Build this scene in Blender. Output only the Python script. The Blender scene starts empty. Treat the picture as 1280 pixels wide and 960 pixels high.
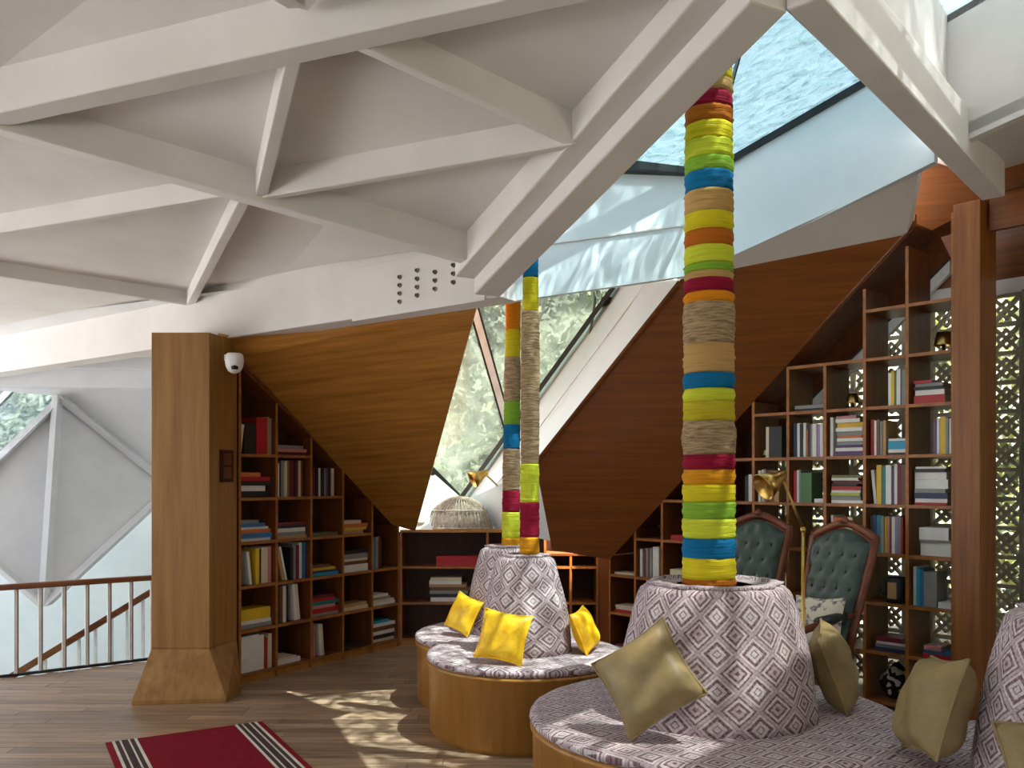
import bpy, math, random
from mathutils import Vector, Matrix
random.seed(7)
SC = bpy.context.scene
COL = SC.collection

# ------------------------------------------------------------------ camera, world, sun, exposure
F = 1100.0; HZ = 600.0; EYE = 1.55          # focal length in px of the 1280 frame, horizon row, eye height
cam = bpy.data.cameras.new('camera'); camo = bpy.data.objects.new('camera', cam); COL.objects.link(camo)
camo.location = (0, 0, EYE); camo.rotation_euler = (math.pi/2, 0, 0)
cam.sensor_width = 36; cam.lens = 36*F/1280; cam.shift_y = (HZ-480)/1280; cam.clip_start = .05; cam.clip_end = 300
SC.camera = camo
SUN = Vector((.34, -.16, .82)).normalized()
w = bpy.data.worlds.new('world'); SC.world = w; w.use_nodes = True
nt = w.node_tree; nt.nodes.clear()
bg = nt.nodes.new('ShaderNodeBackground'); wo = nt.nodes.new('ShaderNodeOutputWorld')
sky = nt.nodes.new('ShaderNodeTexSky'); sky.sky_type = 'NISHITA'; sky.sun_disc = False
sky.sun_elevation = math.asin(SUN.z); sky.sun_rotation = math.atan2(SUN.x, SUN.y)
sky.dust_density = 2.5; sky.air_density = 1.0; sky.ozone_density = 1.0
hs = nt.nodes.new('ShaderNodeHueSaturation'); hs.inputs['Saturation'].default_value = .45
nt.links.new(sky.outputs[0], hs.inputs['Color']); nt.links.new(hs.outputs[0], bg.inputs[0])
bg.inputs[1].default_value = .36
nt.links.new(bg.outputs[0], wo.inputs[0])
sl = bpy.data.lights.new('sun', 'SUN'); sl.energy = 21; sl.angle = .01; sl.color = (1, .94, .85)
so = bpy.data.objects.new('sun', sl); COL.objects.link(so); so.rotation_euler = SUN.to_track_quat('Z', 'Y').to_euler()
SC.view_settings.view_transform = 'Standard'; SC.view_settings.look = 'None'
SC.view_settings.gamma = 1; SC.view_settings.use_curve_mapping = False
SC.view_settings.exposure = .9

# ------------------------------------------------------------------ helpers
def P(u, v, Y): return Vector(((u-640)/F*Y, Y, EYE+(HZ-v)/F*Y))
def plane_pt(u, v, a, b, c):
    n = (b-a).cross(c-a); d = Vector(((u-640)/F, 1, (HZ-v)/F)); o = Vector((0, 0, EYE))
    return o + d*(n.dot(a-o)/n.dot(d))
def S2L(r, g, b):
    f = lambda c: (c/12.92 if c <= .04045 else ((c+.055)/1.055)**2.4)
    return (f(r/255), f(g/255), f(b/255), 1)

class MB:
    def __init__(s): s.v = []; s.f = []; s.m = []; s.uv = {}
    def poly(s, pts, mi=0):
        b = len(s.v); s.v += [tuple(p) for p in pts]; s.f.append(tuple(range(b, b+len(pts)))); s.m.append(mi)
    def box(s, lo, hi, M=None, mi=0):
        c = [Vector((x, y, z)) for z in (lo[2], hi[2]) for y in (lo[1], hi[1]) for x in (lo[0], hi[0])]
        if M is not None: c = [M @ p for p in c]
        b = len(s.v); s.v += [tuple(p) for p in c]
        for q in ((0,2,3,1), (4,5,7,6), (0,1,5,4), (2,6,7,3), (0,4,6,2), (1,3,7,5)):
            s.f.append(tuple(b+i for i in q)); s.m.append(mi)
        return s
    def prism(s, pts, vec, mi=0):
        n = len(pts); vec = Vector(vec); b = len(s.v)
        s.v += [tuple(p) for p in pts] + [tuple(Vector(p)+vec) for p in pts]
        s.f.append(tuple(b+i for i in range(n))); s.f.append(tuple(b+n+i for i in reversed(range(n)))); s.m += [mi, mi]
        for i in range(n):
            j = (i+1) % n; s.f.append((b+j, b+i, b+n+i, b+n+j)); s.m.append(mi)
        return s
    def loft(s, rings, mi=0, close=True, cap=True):
        b = len(s.v); n = len(rings[0])
        for r in rings: s.v += [tuple(p) for p in r]
        for k in range(len(rings)-1):
            for i in range(n if close else n-1):
                j = (i+1) % n
                s.f.append((b+k*n+i, b+k*n+j, b+(k+1)*n+j, b+(k+1)*n+i)); s.m.append(mi)
        if cap and close:
            s.f.append(tuple(b+i for i in reversed(range(n)))); s.m.append(mi)
            e = b+(len(rings)-1)*n
            s.f.append(tuple(e+i for i in range(n))); s.m.append(mi)
        return s
    def lathe(s, prof, c=(0,0,0), n=32, cap=True, mi=0, wob=None):
        rings = []
        for k, (r, z) in enumerate(prof):
            rings.append([(c[0]+(r+(wob(k, i) if wob else 0))*math.cos(2*math.pi*i/n), c[1]+(r+(wob(k, i) if wob else 0))*math.sin(2*math.pi*i/n), c[2]+z) for i in range(n)])
        return s.loft(rings, mi, True, cap)
    def tube(s, path, r, n=8, mi=0):
        path = [Vector(p) for p in path]; rings = []
        rr = r if isinstance(r, (list, tuple)) else [r]*len(path)
        for k, p in enumerate(path):
            t = (path[min(k+1, len(path)-1)]-path[max(k-1, 0)]).normalized()
            a = Vector((0, 0, 1)) if abs(t.z) < .9 else Vector((1, 0, 0))
            x = t.cross(a).normalized(); y = t.cross(x)
            rings.append([p+(x*math.cos(2*math.pi*i/n)+y*math.sin(2*math.pi*i/n))*rr[k] for i in range(n)])
        return s.loft(rings, mi)
    def beam(s, p, q, side, up, mi=0):        # box from p to q; side and up are full extent vectors
        p, q, side, up = Vector(p), Vector(q), Vector(side), Vector(up)
        return s.loft([[p, p+side, p+side+up, p+up], [q, q+side, q+side+up, q+up]], mi)
    def build(s, name, mats, parent=None, smooth=False, bevel=0, loc=None, rz=0, uv=None):
        me = bpy.data.meshes.new(name); me.from_pydata(s.v, [], s.f)
        for m in (mats if isinstance(mats, (list, tuple)) else [mats]): me.materials.append(M[m])
        if any(s.m): me.polygons.foreach_set('material_index', s.m)
        import bmesh
        bm = bmesh.new(); bm.from_mesh(me); bmesh.ops.recalc_face_normals(bm, faces=bm.faces); bm.to_mesh(me); bm.free()
        if smooth: me.polygons.foreach_set('use_smooth', [True]*len(me.polygons))
        if uv:
            l = me.uv_layers.new(name='uv')
            for p in me.polygons:
                us = [uv(me.vertices[me.loops[li].vertex_index].co) for li in p.loop_indices]
                m0 = max(a[0] for a in us); wrap = us[0][2] if len(us[0]) > 2 else None
                for li, a in zip(p.loop_indices, us):
                    x = a[0]
                    if wrap and m0-x > wrap/2: x += wrap
                    l.data[li].uv = (x, a[1])
        me.update()
        return link(name, me, parent, loc, rz, bevel)
def link(name, me, parent=None, loc=None, rz=0, bevel=0):
    o = bpy.data.objects.new(name, me); COL.objects.link(o)
    if parent: o.parent = parent
    if loc is not None: o.location = loc
    if rz: o.rotation_euler.z = rz
    if bevel:
        b = o.modifiers.new('bevel', 'BEVEL'); b.width = bevel; b.segments = 2; b.limit_method = 'ANGLE'
    return o
def empty(name, loc=(0,0,0), rz=0):
    o = bpy.data.objects.new(name, None); COL.objects.link(o); o.location = loc; o.rotation_euler.z = rz; return o
def tag(o, label, cat, group=None):
    o['label'] = label; o['category'] = cat
    if group: o['group'] = group
    return o
def struct(o, label=None):
    o['kind'] = 'structure'
    if label: o['label'] = label
    return o

# ------------------------------------------------------------------ materials
M = {}
def base(name, rough=.5, col=(.5,.5,.5,1), metal=0, spec=.5):
    m = bpy.data.materials.new(name); m.use_nodes = True; M[name] = m
    b = m.node_tree.nodes['Principled BSDF']
    b.inputs['Roughness'].default_value = rough; b.inputs['Base Color'].default_value = col
    b.inputs['Metallic'].default_value = metal; b.inputs['Specular IOR Level'].default_value = spec
    return m, m.node_tree, b
def N(t, ty, **kw):
    n = t.nodes.new(ty)
    for k, v in kw.items():
        if k in n.inputs: n.inputs[k].default_value = v
        else: setattr(n, k, v)
    return n
def ramp(t, stops):
    r = t.nodes.new('ShaderNodeValToRGB'); e = r.color_ramp.elements
    while len(e) > 1: e.remove(e[-1])
    e[0].position, e[0].color = stops[0]
    for p, c in stops[1:]:
        x = e.new(p); x.color = c
    return r
def coords(t, kind='pos', scale=(1,1,1), rot=(0,0,0)):
    mp = N(t, 'ShaderNodeMapping'); mp.inputs['Scale'].default_value = scale; mp.inputs['Rotation'].default_value = rot
    if kind == 'pos': src = t.nodes.new('ShaderNodeNewGeometry').outputs['Position']
    elif kind == 'uv': src = t.nodes.new('ShaderNodeUVMap').outputs[0]
    else: src = t.nodes.new('ShaderNodeTexCoord').outputs['Object']
    r = N(t, 'ShaderNodeVectorRotate', rotation_type='EULER_XYZ'); r.inputs['Rotation'].default_value = rot
    t.links.new(src, r.inputs['Vector']); mp.inputs['Rotation'].default_value = (0,0,0)
    t.links.new(r.outputs[0], mp.inputs['Vector']); return mp.outputs[0]
def noisy(name, c1, c2, rough=.6, scale=(1,1,1), rot=(0,0,0), nscale=5, detail=5, bump=0, kind='pos', lo=.35, hi=.65, metal=0, spec=.4, obj_var=0):
    m, t, b = base(name, rough, c1, metal, spec)
    nz = N(t, 'ShaderNodeTexNoise', Scale=nscale, Detail=detail, Roughness=.6)
    t.links.new(coords(t, kind, scale, rot), nz.inputs['Vector'])
    r = ramp(t, [(lo, c1), (hi, c2)]); t.links.new(nz.outputs['Fac'], r.inputs[0])
    out = r.outputs[0]
    if obj_var:
        oi = N(t, 'ShaderNodeObjectInfo'); mr = N(t, 'ShaderNodeMapRange')
        mr.inputs['To Min'].default_value = 1-obj_var; mr.inputs['To Max'].default_value = 1+obj_var
        t.links.new(oi.outputs['Random'], mr.inputs['Value'])
        hv = N(t, 'ShaderNodeHueSaturation'); t.links.new(mr.outputs[0], hv.inputs['Value']); t.links.new(out, hv.inputs['Color']); out = hv.outputs[0]
    t.links.new(out, b.inputs['Base Color'])
    if bump:
        bp = N(t, 'ShaderNodeBump', Strength=bump, Distance=.01); t.links.new(nz.outputs['Fac'], bp.inputs['Height']); t.links.new(bp.outputs[0], b.inputs['Normal'])
    return m
def plain(name, rgb, rough=.5, metal=0, spec=.5, var=.06):
    c = S2L(*rgb); d = tuple(min(1, x*(1-3*var)) for x in c[:3])+(1,)
    return noisy(name, c, d, rough, nscale=9, detail=3, metal=metal, spec=spec)

noisy('plaster', S2L(226,223,221), S2L(218,214,212), .75, nscale=2, bump=.03, spec=.2)
noisy('plaster_far', S2L(224,224,226), S2L(214,215,218), .75, nscale=2, spec=.2)
noisy('paint_cool_skylit', S2L(222,232,236), S2L(212,224,230), .6, nscale=1.5, spec=.3)  # curbs are plain white; cool sky light is tinted into their colour
LA = math.atan2(.8426, .5386)                       # heading of the left bookcase
RA = math.atan2(-.746, .666)                        # heading of the right bookcase (viewer's left to right)
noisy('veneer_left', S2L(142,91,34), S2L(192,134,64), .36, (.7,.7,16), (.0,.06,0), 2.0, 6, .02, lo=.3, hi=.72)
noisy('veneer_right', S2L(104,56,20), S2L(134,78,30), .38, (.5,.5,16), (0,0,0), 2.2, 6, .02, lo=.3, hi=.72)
noisy('case_wood', S2L(92,48,20), S2L(122,70,32), .42, (9,9,.9), (0,0,0), 2.5, 5, .03, lo=.3, hi=.7)
noisy('case_wood_flat', S2L(104,56,24), S2L(136,82,38), .42, (2,2,14), (0,0,0), 2.5, 5, .03, lo=.3, hi=.7)
noisy('lit_edge_wood', S2L(134,80,34), S2L(166,106,50), .4, (6,6,6), nscale=2)  # brighter than the case wood: the light on board fronts, as colour
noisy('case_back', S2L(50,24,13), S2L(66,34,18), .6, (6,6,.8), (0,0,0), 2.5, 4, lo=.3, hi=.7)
noisy('pillar_wood', S2L(132,93,44), S2L(168,123,66), .42, (10,10,.6), (0,0,0), 1.8, 5, .03, lo=.3, hi=.72)
noisy('drum_wood', S2L(148,98,40), S2L(182,130,62), .34, (9,9,.5), (0,0,0), 1.8, 5, .02, lo=.3, hi=.72)
noisy('post_wood', S2L(112,62,24), S2L(158,98,44), .4, (16,16,.6), (0,0,0), 1.8, 5, .02, lo=.3, hi=.72)
noisy('plank_wood', S2L(112,88,70), S2L(186,158,130), .28, (.9,18,1), (0,0,0), 2.5, 6, .03, lo=.3, hi=.7, obj_var=.3, spec=.45)
noisy('floor_gap', S2L(62,48,38), S2L(82,64,50), .5, (1.2,10,1), (0,0,0), 2.5, 4)
noisy('rail_wood', S2L(106,62,34), S2L(136,84,48), .35, (1,1,8), (0,0,0), 3, 4)
plain('steel', (188,190,194), .35, .6); plain('dark_metal', (26,25,26), .5)
plain('white_metal', (226,228,230), .4); plain('white_plastic', (232,232,230), .35)
noisy('brass', S2L(176,140,72), S2L(198,166,96), .28, nscale=8, metal=1)
noisy('concrete', S2L(120,118,108), S2L(146,144,132), .85, nscale=6, bump=.1)
noisy('lattice', S2L(168,160,136), S2L(192,184,160), .85, nscale=6, bump=.1)
noisy('bounce_stone', S2L(196,198,202), S2L(210,212,216), .9, nscale=3)  # pale grey chosen for the sunlight it bounces indoors
plain('glass_dark', (14,14,16), .1)
plain('green_leather', (50,68,58), .45); plain('button', (34,48,42), .5)
noisy('chair_wood', S2L(92,46,26), S2L(124,66,38), .35, (4,4,4), nscale=3)
noisy('yellow_satin', S2L(234,174,8), S2L(252,206,40), .45, nscale=14, detail=4, bump=.5)
noisy('olive_satin', S2L(132,112,72), S2L(154,132,88), .5, nscale=10, detail=4, bump=.35)
noisy('floral_cloth', S2L(206,196,176), S2L(112,106,112), .8, nscale=20, detail=3, lo=.52, hi=.60)
noisy('patch_cloth', S2L(30,30,32), S2L(206,206,204), .8, nscale=18, detail=1, lo=.5, hi=.53)
noisy('wicker', S2L(150,142,130), S2L(200,194,182), .7, nscale=30, bump=.3)
noisy('rug_red', S2L(116,16,30), S2L(132,22,38), .95, nscale=60, detail=2, bump=.2, spec=.1)
plain('rug_dark', (62,42,38), .95); plain('rug_cream', (222,214,200), .95)
noisy('soil', S2L(96,100,70), S2L(126,124,96), .95, nscale=.6)
noisy('leaf_a', S2L(150,160,80), S2L(196,200,116), .6, nscale=1.2, kind='pos'); noisy('leaf_b', S2L(146,152,112), S2L(188,190,150), .6, nscale=1.5)
noisy('leaf_c', S2L(72,88,56), S2L(98,112,72), .6, nscale=1.5)
noisy('hill_rock', S2L(150,156,140), S2L(186,190,176), .9, nscale=1.5, detail=8)
yarns = dict(maroon=(140,20,48), rust=(176,98,26), gold=(206,140,26), yellow=(206,190,34), lime=(200,208,56), olive=(186,172,40),
             green=(128,170,52), blue=(16,104,150), tan=(184,148,92), orange=(216,136,24))
for k, c in yarns.items():
    c1 = S2L(*c); c2 = tuple(x*.6 for x in c1[:3])+(1,)
    noisy('yarn_'+k, c2, c1, .85, (3,3,60), nscale=2.2, detail=4, bump=.6, lo=.2, hi=.5, spec=.15)
noisy('yarn_burlap', S2L(112,90,66), S2L(186,160,124), .95, (7,7,60), nscale=2, detail=5, bump=1, lo=.3, hi=.65, spec=.1)
# kilim cloth: nested diamonds woven in maroon on a pale ground
def kilim():
    m, t, b = base('kilim', .9, spec=.15)
    uv = t.nodes.new('ShaderNodeUVMap').outputs[0]
    sx = N(t, 'ShaderNodeSeparateXYZ'); t.links.new(uv, sx.inputs[0])
    def ma(op, a, bb=None, c=None):
        n = N(t, 'ShaderNodeMath', operation=op)
        for i, x in enumerate((a, bb, c)):
            if x is None: continue
            if isinstance(x, (int, float)): n.inputs[i].default_value = x
            else: t.links.new(x, n.inputs[i])
        return n.outputs[0]
    u = ma('MULTIPLY', sx.outputs[0], 1/.16); v = ma('MULTIPLY', sx.outputs[1], 1/.15)
    fx = ma('ABSOLUTE', ma('SUBTRACT', ma('FRACT', u), .5)); fy = ma('ABSOLUTE', ma('SUBTRACT', ma('FRACT', v), .5))
    d = ma('ADD', fx, fy)
    st = ma('SNAP', d, .022)
    cr = S2L(214,204,204); cr2 = S2L(186,166,170); ma_ = S2L(98,48,64); md = S2L(128,80,94)
    r = ramp(t, [(0, cr), (.07, md), (.11, cr), (.22, ma_), (.33, cr), (.42, md), (.46, cr2), (.56, ma_), (.62, cr), (.72, ma_), (.80, cr2), (.9, ma_)])
    r.color_ramp.interpolation = 'CONSTANT'; t.links.new(st, r.inputs[0])
    nz = N(t, 'ShaderNodeTexNoise', Scale=90, Detail=2); t.links.new(uv, nz.inputs['Vector'])
    mx = N(t, 'ShaderNodeMix', data_type='RGBA'); mx.inputs['Factor'].default_value = .3
    nr = ramp(t, [(.35, S2L(110,90,96)), (.65, S2L(226,216,214))]); t.links.new(nz.outputs['Fac'], nr.inputs[0])
    t.links.new(r.outputs[0], mx.inputs['A']); t.links.new(nr.outputs[0], mx.inputs['B'])
    t.links.new(mx.outputs['Result'], b.inputs['Base Color'])
    bp = N(t, 'ShaderNodeBump', Strength=.25, Distance=.004); t.links.new(nz.outputs['Fac'], bp.inputs['Height']); t.links.new(bp.outputs[0], b.inputs['Normal'])
kilim()
def glass(name, tint, film, lo, hi, scale, gloss=.12):
    m = bpy.data.materials.new(name); m.use_nodes = True; M[name] = m; t = m.node_tree; t.nodes.clear()
    o = N(t, 'ShaderNodeOutputMaterial'); tr = N(t, 'ShaderNodeBsdfTransparent'); tr.inputs[0].default_value = tint
    gl = N(t, 'ShaderNodeBsdfGlossy'); gl.inputs['Roughness'].default_value = .05
    tl = N(t, 'ShaderNodeBsdfTranslucent'); tl.inputs[0].default_value = film
    df = N(t, 'ShaderNodeBsdfDiffuse'); df.inputs[0].default_value = film
    nz = N(t, 'ShaderNodeTexNoise', Scale=scale, Detail=6, Roughness=.65, Distortion=1.2)
    t.links.new(coords(t, 'pos', (1,1,1)), nz.inputs['Vector'])
    mr = N(t, 'ShaderNodeMapRange'); mr.inputs['From Min'].default_value = .35; mr.inputs['From Max'].default_value = .65
    mr.inputs['To Min'].default_value = lo; mr.inputs['To Max'].default_value = hi
    t.links.new(nz.outputs['Fac'], mr.inputs['Value'])
    fm = N(t, 'ShaderNodeMixShader'); fm.inputs[0].default_value = .3; t.links.new(tl.outputs[0], fm.inputs[1]); t.links.new(df.outputs[0], fm.inputs[2])
    m1 = N(t, 'ShaderNodeMixShader'); t.links.new(mr.outputs[0], m1.inputs[0]); t.links.new(tr.outputs[0], m1.inputs[1]); t.links.new(fm.outputs[0], m1.inputs[2])
    m2 = N(t, 'ShaderNodeMixShader'); m2.inputs[0].default_value = gloss; t.links.new(m1.outputs[0], m2.inputs[1]); t.links.new(gl.outputs[0], m2.inputs[2])
    t.links.new(m2.outputs[0], o.inputs[0])
glass('window_glass', (.50,.54,.50,1), S2L(190,198,184), .10, .45, 2.2)
glass('sky_glass', (.62,.69,.71,1), S2L(104,128,133), .0, .9, 9)
glass('sky_glass_dim', (.50,.53,.54,1), S2L(160,172,174), .1, .7, 4)

# ------------------------------------------------------------------ key points of the building
L0 = Vector((-2.06, 6.64, 0)); LD = Vector((.5386, .8426, 0)); LC = .375; LB = Vector((-.8426, .5386, 0))
L1 = L0+LD*LC*5
R0 = Vector((2.85, 5.69, 0)); RD = Vector((-.666, .746, 0)); RC = .2966; RB = Vector((.746, .666, 0))
def Rp(t): return R0+RD*RC*t
A_ = P(276, 422, 6.6); B_ = P(597, 386, 5.8); C_ = P(519, 664, 8.2)
V1 = P(625, 372, 5.2); V2 = P(985, 15, 3.1); V3 = P(1226, 250, 5.45)
EL = P(0, 466, 8.45)
NL = P(-30, 152, 4.0); N2 = P(602, 329, 5.0)
T1 = P(851, 349, 6.4); T4 = Rp(10)+Vector((0, 0, .89)); T5 = Rp(1)+Vector((0, 0, 3.2))

# ------------------------------------------------------------------ floor
fl = struct(empty('floor'), 'brown laminate plank floor')
mb = MB(); edge = [Vector((-12, 2.2, 0)), P(0, 849, 6.85)*1, P(186, 826, 7.55)*1]
for q in edge: q.z = 0
mb.prism([Vector((-12, -4, -.012)), Vector((6, -4, -.012)), Vector((6, 9.5, -.012)), Vector((-2.2, 9.5, -.012)), Vector((-2.9, 7.75, -.012)), Vector((-4.03, 6.87, -.012)), Vector((-7, 4.5, -.012)), Vector((-12, 1.5, -.012))], (0, 0, -.25))
mb.build('subfloor', 'floor_gap', fl)
plank_me = {}
def rail_y(x): return 6.87+(x+4.03)*(7.75-6.87)/(-2.9+4.03)
y = 3.2; row = 0
while y < 8.2:
    x = -5.2-random.random()*1.2
    while x < 1.2:
        L = random.choice((1.1, 1.3, 1.5)); x0, x1 = max(x, -5.2), min(x+L, 1.4)
        x += L
        if x1-x0 < .08: continue
        if y+.1 > rail_y(x0) and x0 < -2.6:          # planks stop at the stairwell edge
            xs = -4.03+(y+.105-6.87)/(7.75-6.87)*1.13
            if x1 < xs+.15: continue
            x0 = max(x0, xs)
        if y > 4.2+.0 and x0 > .4: continue
        k = round(x1-x0, 2)
        if k not in plank_me:
            o = MB().box((0, 0, -.012), (k-.004, .096, 0)).build('plank', 'plank_wood', fl); plank_me[k] = o.data
            o.location = (x0, y, 0)
        else: link('plank', plank_me[k], fl, (x0, y, 0))
    y += .1; row += 1

# ------------------------------------------------------------------ ceiling: plaster panels, beams, ribs
ce = struct(empty('ceiling'), 'folded white plaster ceiling with triangular ribs')
def UP(p, d): return Vector(p)+Vector((0, 0, d))
def panel(pts, lift=.2, mat='plaster', th=.06, name='plaster_panel', parent=None):
    return MB().prism([UP(p, lift) for p in pts], (0, 0, th)).build(name, mat, parent or ce)
MP = lambda u, v: plane_pt(u, v, NL, N2, V2)
NM = MP(800, -32)
dD = (V2-V1); dD.z = 0; dD.normalize(); sD = Vector((-dD.y*-1, 0, 0))
left_of = lambda d: Vector((d.y, -d.x, 0))            # horizontal normal pointing to the camera side for beams running right
def tri_panels(tris, lift=.2):
    for t in tris: panel(t, lift)
Ea = EL+(V1-EL)*.50                                    # rib foot on the long edge beam
Ea.z += .30
bM = NL+(N2-NL)*.48
cM = P(-171, 321, 5.6)
r1t = MP(368, 72); r1b = MP(326, 250); r2t = MP(440, 56); r3e = MP(718, 183)
# middle bay
for t in ([NL, r1t, r1b], [r1t, r2t, r1b], [r2t, r3e, r1b], [r2t, NM, V2, r3e], [r1b, r3e, N2]): panel(t, .13)
# lower bay, between the valley beam and the edge beam
N2b = N2+Vector((.02, .1, 0)); V1t = UP(V1, .30)
for t in ([bM, Ea, cM], [bM, N2b, V1t, Ea], [NL, bM, cM]): panel(t, .10)
panel([Ea, UP(EL, .3), P(-350, 420, 8.0), cM], .08)
panel([NL, cM, P(-350, 420, 8.0), Vector((-6, 3.8, 3.3))], .10)
# bay over the camera
tl = [NL, NM, Vector((1.6, 1.2, 3.75)), Vector((-2.8, 1.0, 3.5))]
panel([NL, NM, tl[2]], .16); panel([NL, tl[2], tl[3]], .16)
panel([NL, tl[3], Vector((-6, 1.0, 3.3)), Vector((-6, 3.8, 3.3))], .16)
panel([NM, V2, Vector((1.8, 1.2, 3.75)), tl[2]], .13)
MB().prism([Vector((-6.5, -4, 3.62)), Vector((5.5, -4, 3.62)), Vector((5.5, 1.3, 3.62)), Vector((-6.5, 1.3, 3.62))], (0, 0, .1)).build('plaster_panel', 'plaster', ce)
def rib(p, q, wdt, dep, lift=0, name='rib', mat='plaster', bev=.006):
    d = Vector(q)-Vector(p); d.z = 0; d.normalize(); s = Vector((d.y, -d.x, 0))*wdt
    return MB().beam(UP(p, lift)-s/2, UP(q, lift)-s/2, s, (0, 0, dep)).build(name, mat, ce, bevel=bev)
rib(r1t, r1b, .06, .17); rib(r2t, r3e, .05, .17); rib(r1b, r3e, .05, .17)
rib(bM, Ea, .06, .16, 0); rib(bM+Vector((-.1,0,0)), cM, .05, .16); rib(Ea, cM, .05, .16)
rib(NL+(NL-N2)*.4, N2, .10, .27, -.02, 'beam')
rib(NL+(NL-NM)*.6, NM, .12, .33, -.02, 'beam')
q0 = MP(372, 24); rib(q0, P(280, -30, 2.6), .08, .16, .04); rib(q0, P(430, -45, 2.7), .08, .16, .04)
# diagonal skylight beam, with a stepped upper flange
d = (V2-V1); d.z = 0; d.normalize(); s = Vector((d.y, -d.x, 0))
if s.x > 0: s = -s
V2e = V2+(V2-V1)*.0
MB().beam(V1, V2, s*.17, (0, 0, .34)).build('beam', 'plaster', ce, bevel=.01)
MB().beam(UP(V1, .09)+s*.16, UP(V2, .09)+s*.16, s*.13, (0, 0, .30)).build('beam_flange', 'plaster', ce, bevel=.01)
# right skylight beam down to the post
d2 = (V3-V2); d2.z = 0; d2.normalize(); s2 = Vector((d2.y, -d2.x, 0))
MB().beam(V2-d2*.02, V3+d2*.02, s2*.13, (0, 0, .26)).build('beam', 'plaster', ce, bevel=.01)
MB().beam(UP(V2, .06)-s2*.05, UP(V3-d2*.9, .06)-s2*.05, s2*.06, (0, 0, .2)).build('beam_flange', 'plaster', ce, bevel=.005)
# long edge beam over the timber wall and pillar
d3 = (V1-EL); d3.z = 0; d3.normalize(); s3 = Vector((-d3.y, d3.x, 0))
if s3.y < 0: s3 = -s3
E0 = EL-(V1-EL)*.25
MB().beam(E0-s3*.02, V1-s3*.02, s3*.20, (0, 0, .46)).build('beam', 'plaster', ce, bevel=.008)
# air vent box with drilled nozzles, on the edge beam
e0 = EL+(V1-EL)*.80; e1 = EL+(V1-EL)*.985
vb = MB().beam(e0-s3*.035+Vector((0,0,-.02)), e1-s3*.035+Vector((0,0,-.01)), s3*.02, (0, 0, .35)).build('vent_panel', 'plaster', ce, bevel=.004)
for i in range(4):
    for j in range(4):
        if (i, j) in ((0, 9),): continue
        c = EL+(V1-EL)*(.872+.0245*i)-s3*.036+Vector((0, 0, +.052*j+.022*i+.06))
        if j == 3 and i in (2,): continue
        c0 = c-s3*.0
        MB().tube([c0+s3*.004, c0-s3*.014], [.016, .012], 10).build('nozzle', 'concrete', vb)
        MB().tube([c0-s3*.0145, c0-s3*.0150], .009, 10).build('nozzle_mouth', 'dark_metal', vb)

# ------------------------------------------------------------------ first skylight (window_1): curb walls and roof glass
wn = struct(empty('window_1'), 'roof skylight of rippled glass over pale curb walls')
Fb = P(886, 341, 6.35); G_ = P(1168, 202, 5.3); H_ = P(622, 379, 5.85)
def curb(p, q, hp, hq, off, mat='paint_cool_skylit', name='curb_wall', parent=None):
    p, q = Vector(p), Vector(q)
    return MB().prism([p, q, UP(q, hq), UP(p, hp)], off).build(name, mat, parent or wn)
Ft = P(884, 213, 6.35); Ht = Vector((H_.x, H_.y, Ft.z-.12)); 
Gt = Vector((G_.x, G_.y, P(1055, 106, 5.7).z+.1))
ob = Vector((.0, .05, 0))
curb(H_, Fb, Ht.z-H_.z, Ft.z-Fb.z, ob)
curb(Fb, G_, Ft.z-Fb.z, Gt.z-G_.z, Vector((.04, .04, 0)))
MB().prism([B_+Vector((0,0,.03)), UP(H_,.02), UP(T1,.03), P(800, 335, 7.9), P(560, 350, 7.7)], (0, 0, .05)).build('soffit', 'plaster', wn)
# horizontal joint of the left curb, a slim ledge
mid = lambda a, b, t: a+(b-a)*t
MB().beam(UP(H_, .34)+Vector((0,-.012,0)), UP(Fb, .36)+Vector((0,-.012,0)), (0, .02, 0), (0, 0, .012)).build('curb_joint', 'plaster', wn)
Vt1 = UP(V1, 1.0); Vt2 = UP(V2, .5)
MB().prism([UP(V1, .3), UP(V2, .3), Vt2, Vt1], s*.04).build('curb_wall', 'plaster', wn)
MB().prism([UP(V2, .2), UP(G_, .2), UP(G_, .6), Vt2], s2*.04).build('curb_wall', 'plaster', wn)
MB().prism([Ht, Ft, Vt2, Vt1], (0, 0, .02)).build('pane', 'sky_glass', wn)
MB().prism([Ft, Gt, Vt2], (0, 0, .02)).build('pane', 'sky_glass', wn)
for a, b in ((Ht, Ft), (Ft, Gt), (Ft, Vt2), (mid(Ht, Vt1, .5), mid(Ft, Vt2, .0))):
    MB().beam(a+Vector((0, -.03, -.05)), b+Vector((0, -.03, -.05)), (0, .06, 0), (0, 0, .05)).build('glazing_bar', 'dark_metal', wn)
MB().beam(mid(Ft, Vt2, .62)+Vector((-.6,0,-.05)), mid(Gt, Vt2, .62)+Vector((.1,0,-.05)), (0, .12, 0), (0, 0, .05)).build('glazing_bar', 'white_metal', wn)
# plaster soffit between curb and timber wall
pl = MB().prism([Fb, G_, UP(G_, -.0)+Vector((-.05, .1, -.02)), T5+Vector((0,.0,.0)), T1], Vector((.05, .05, .03))).build('soffit', 'plaster', wn)

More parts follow.
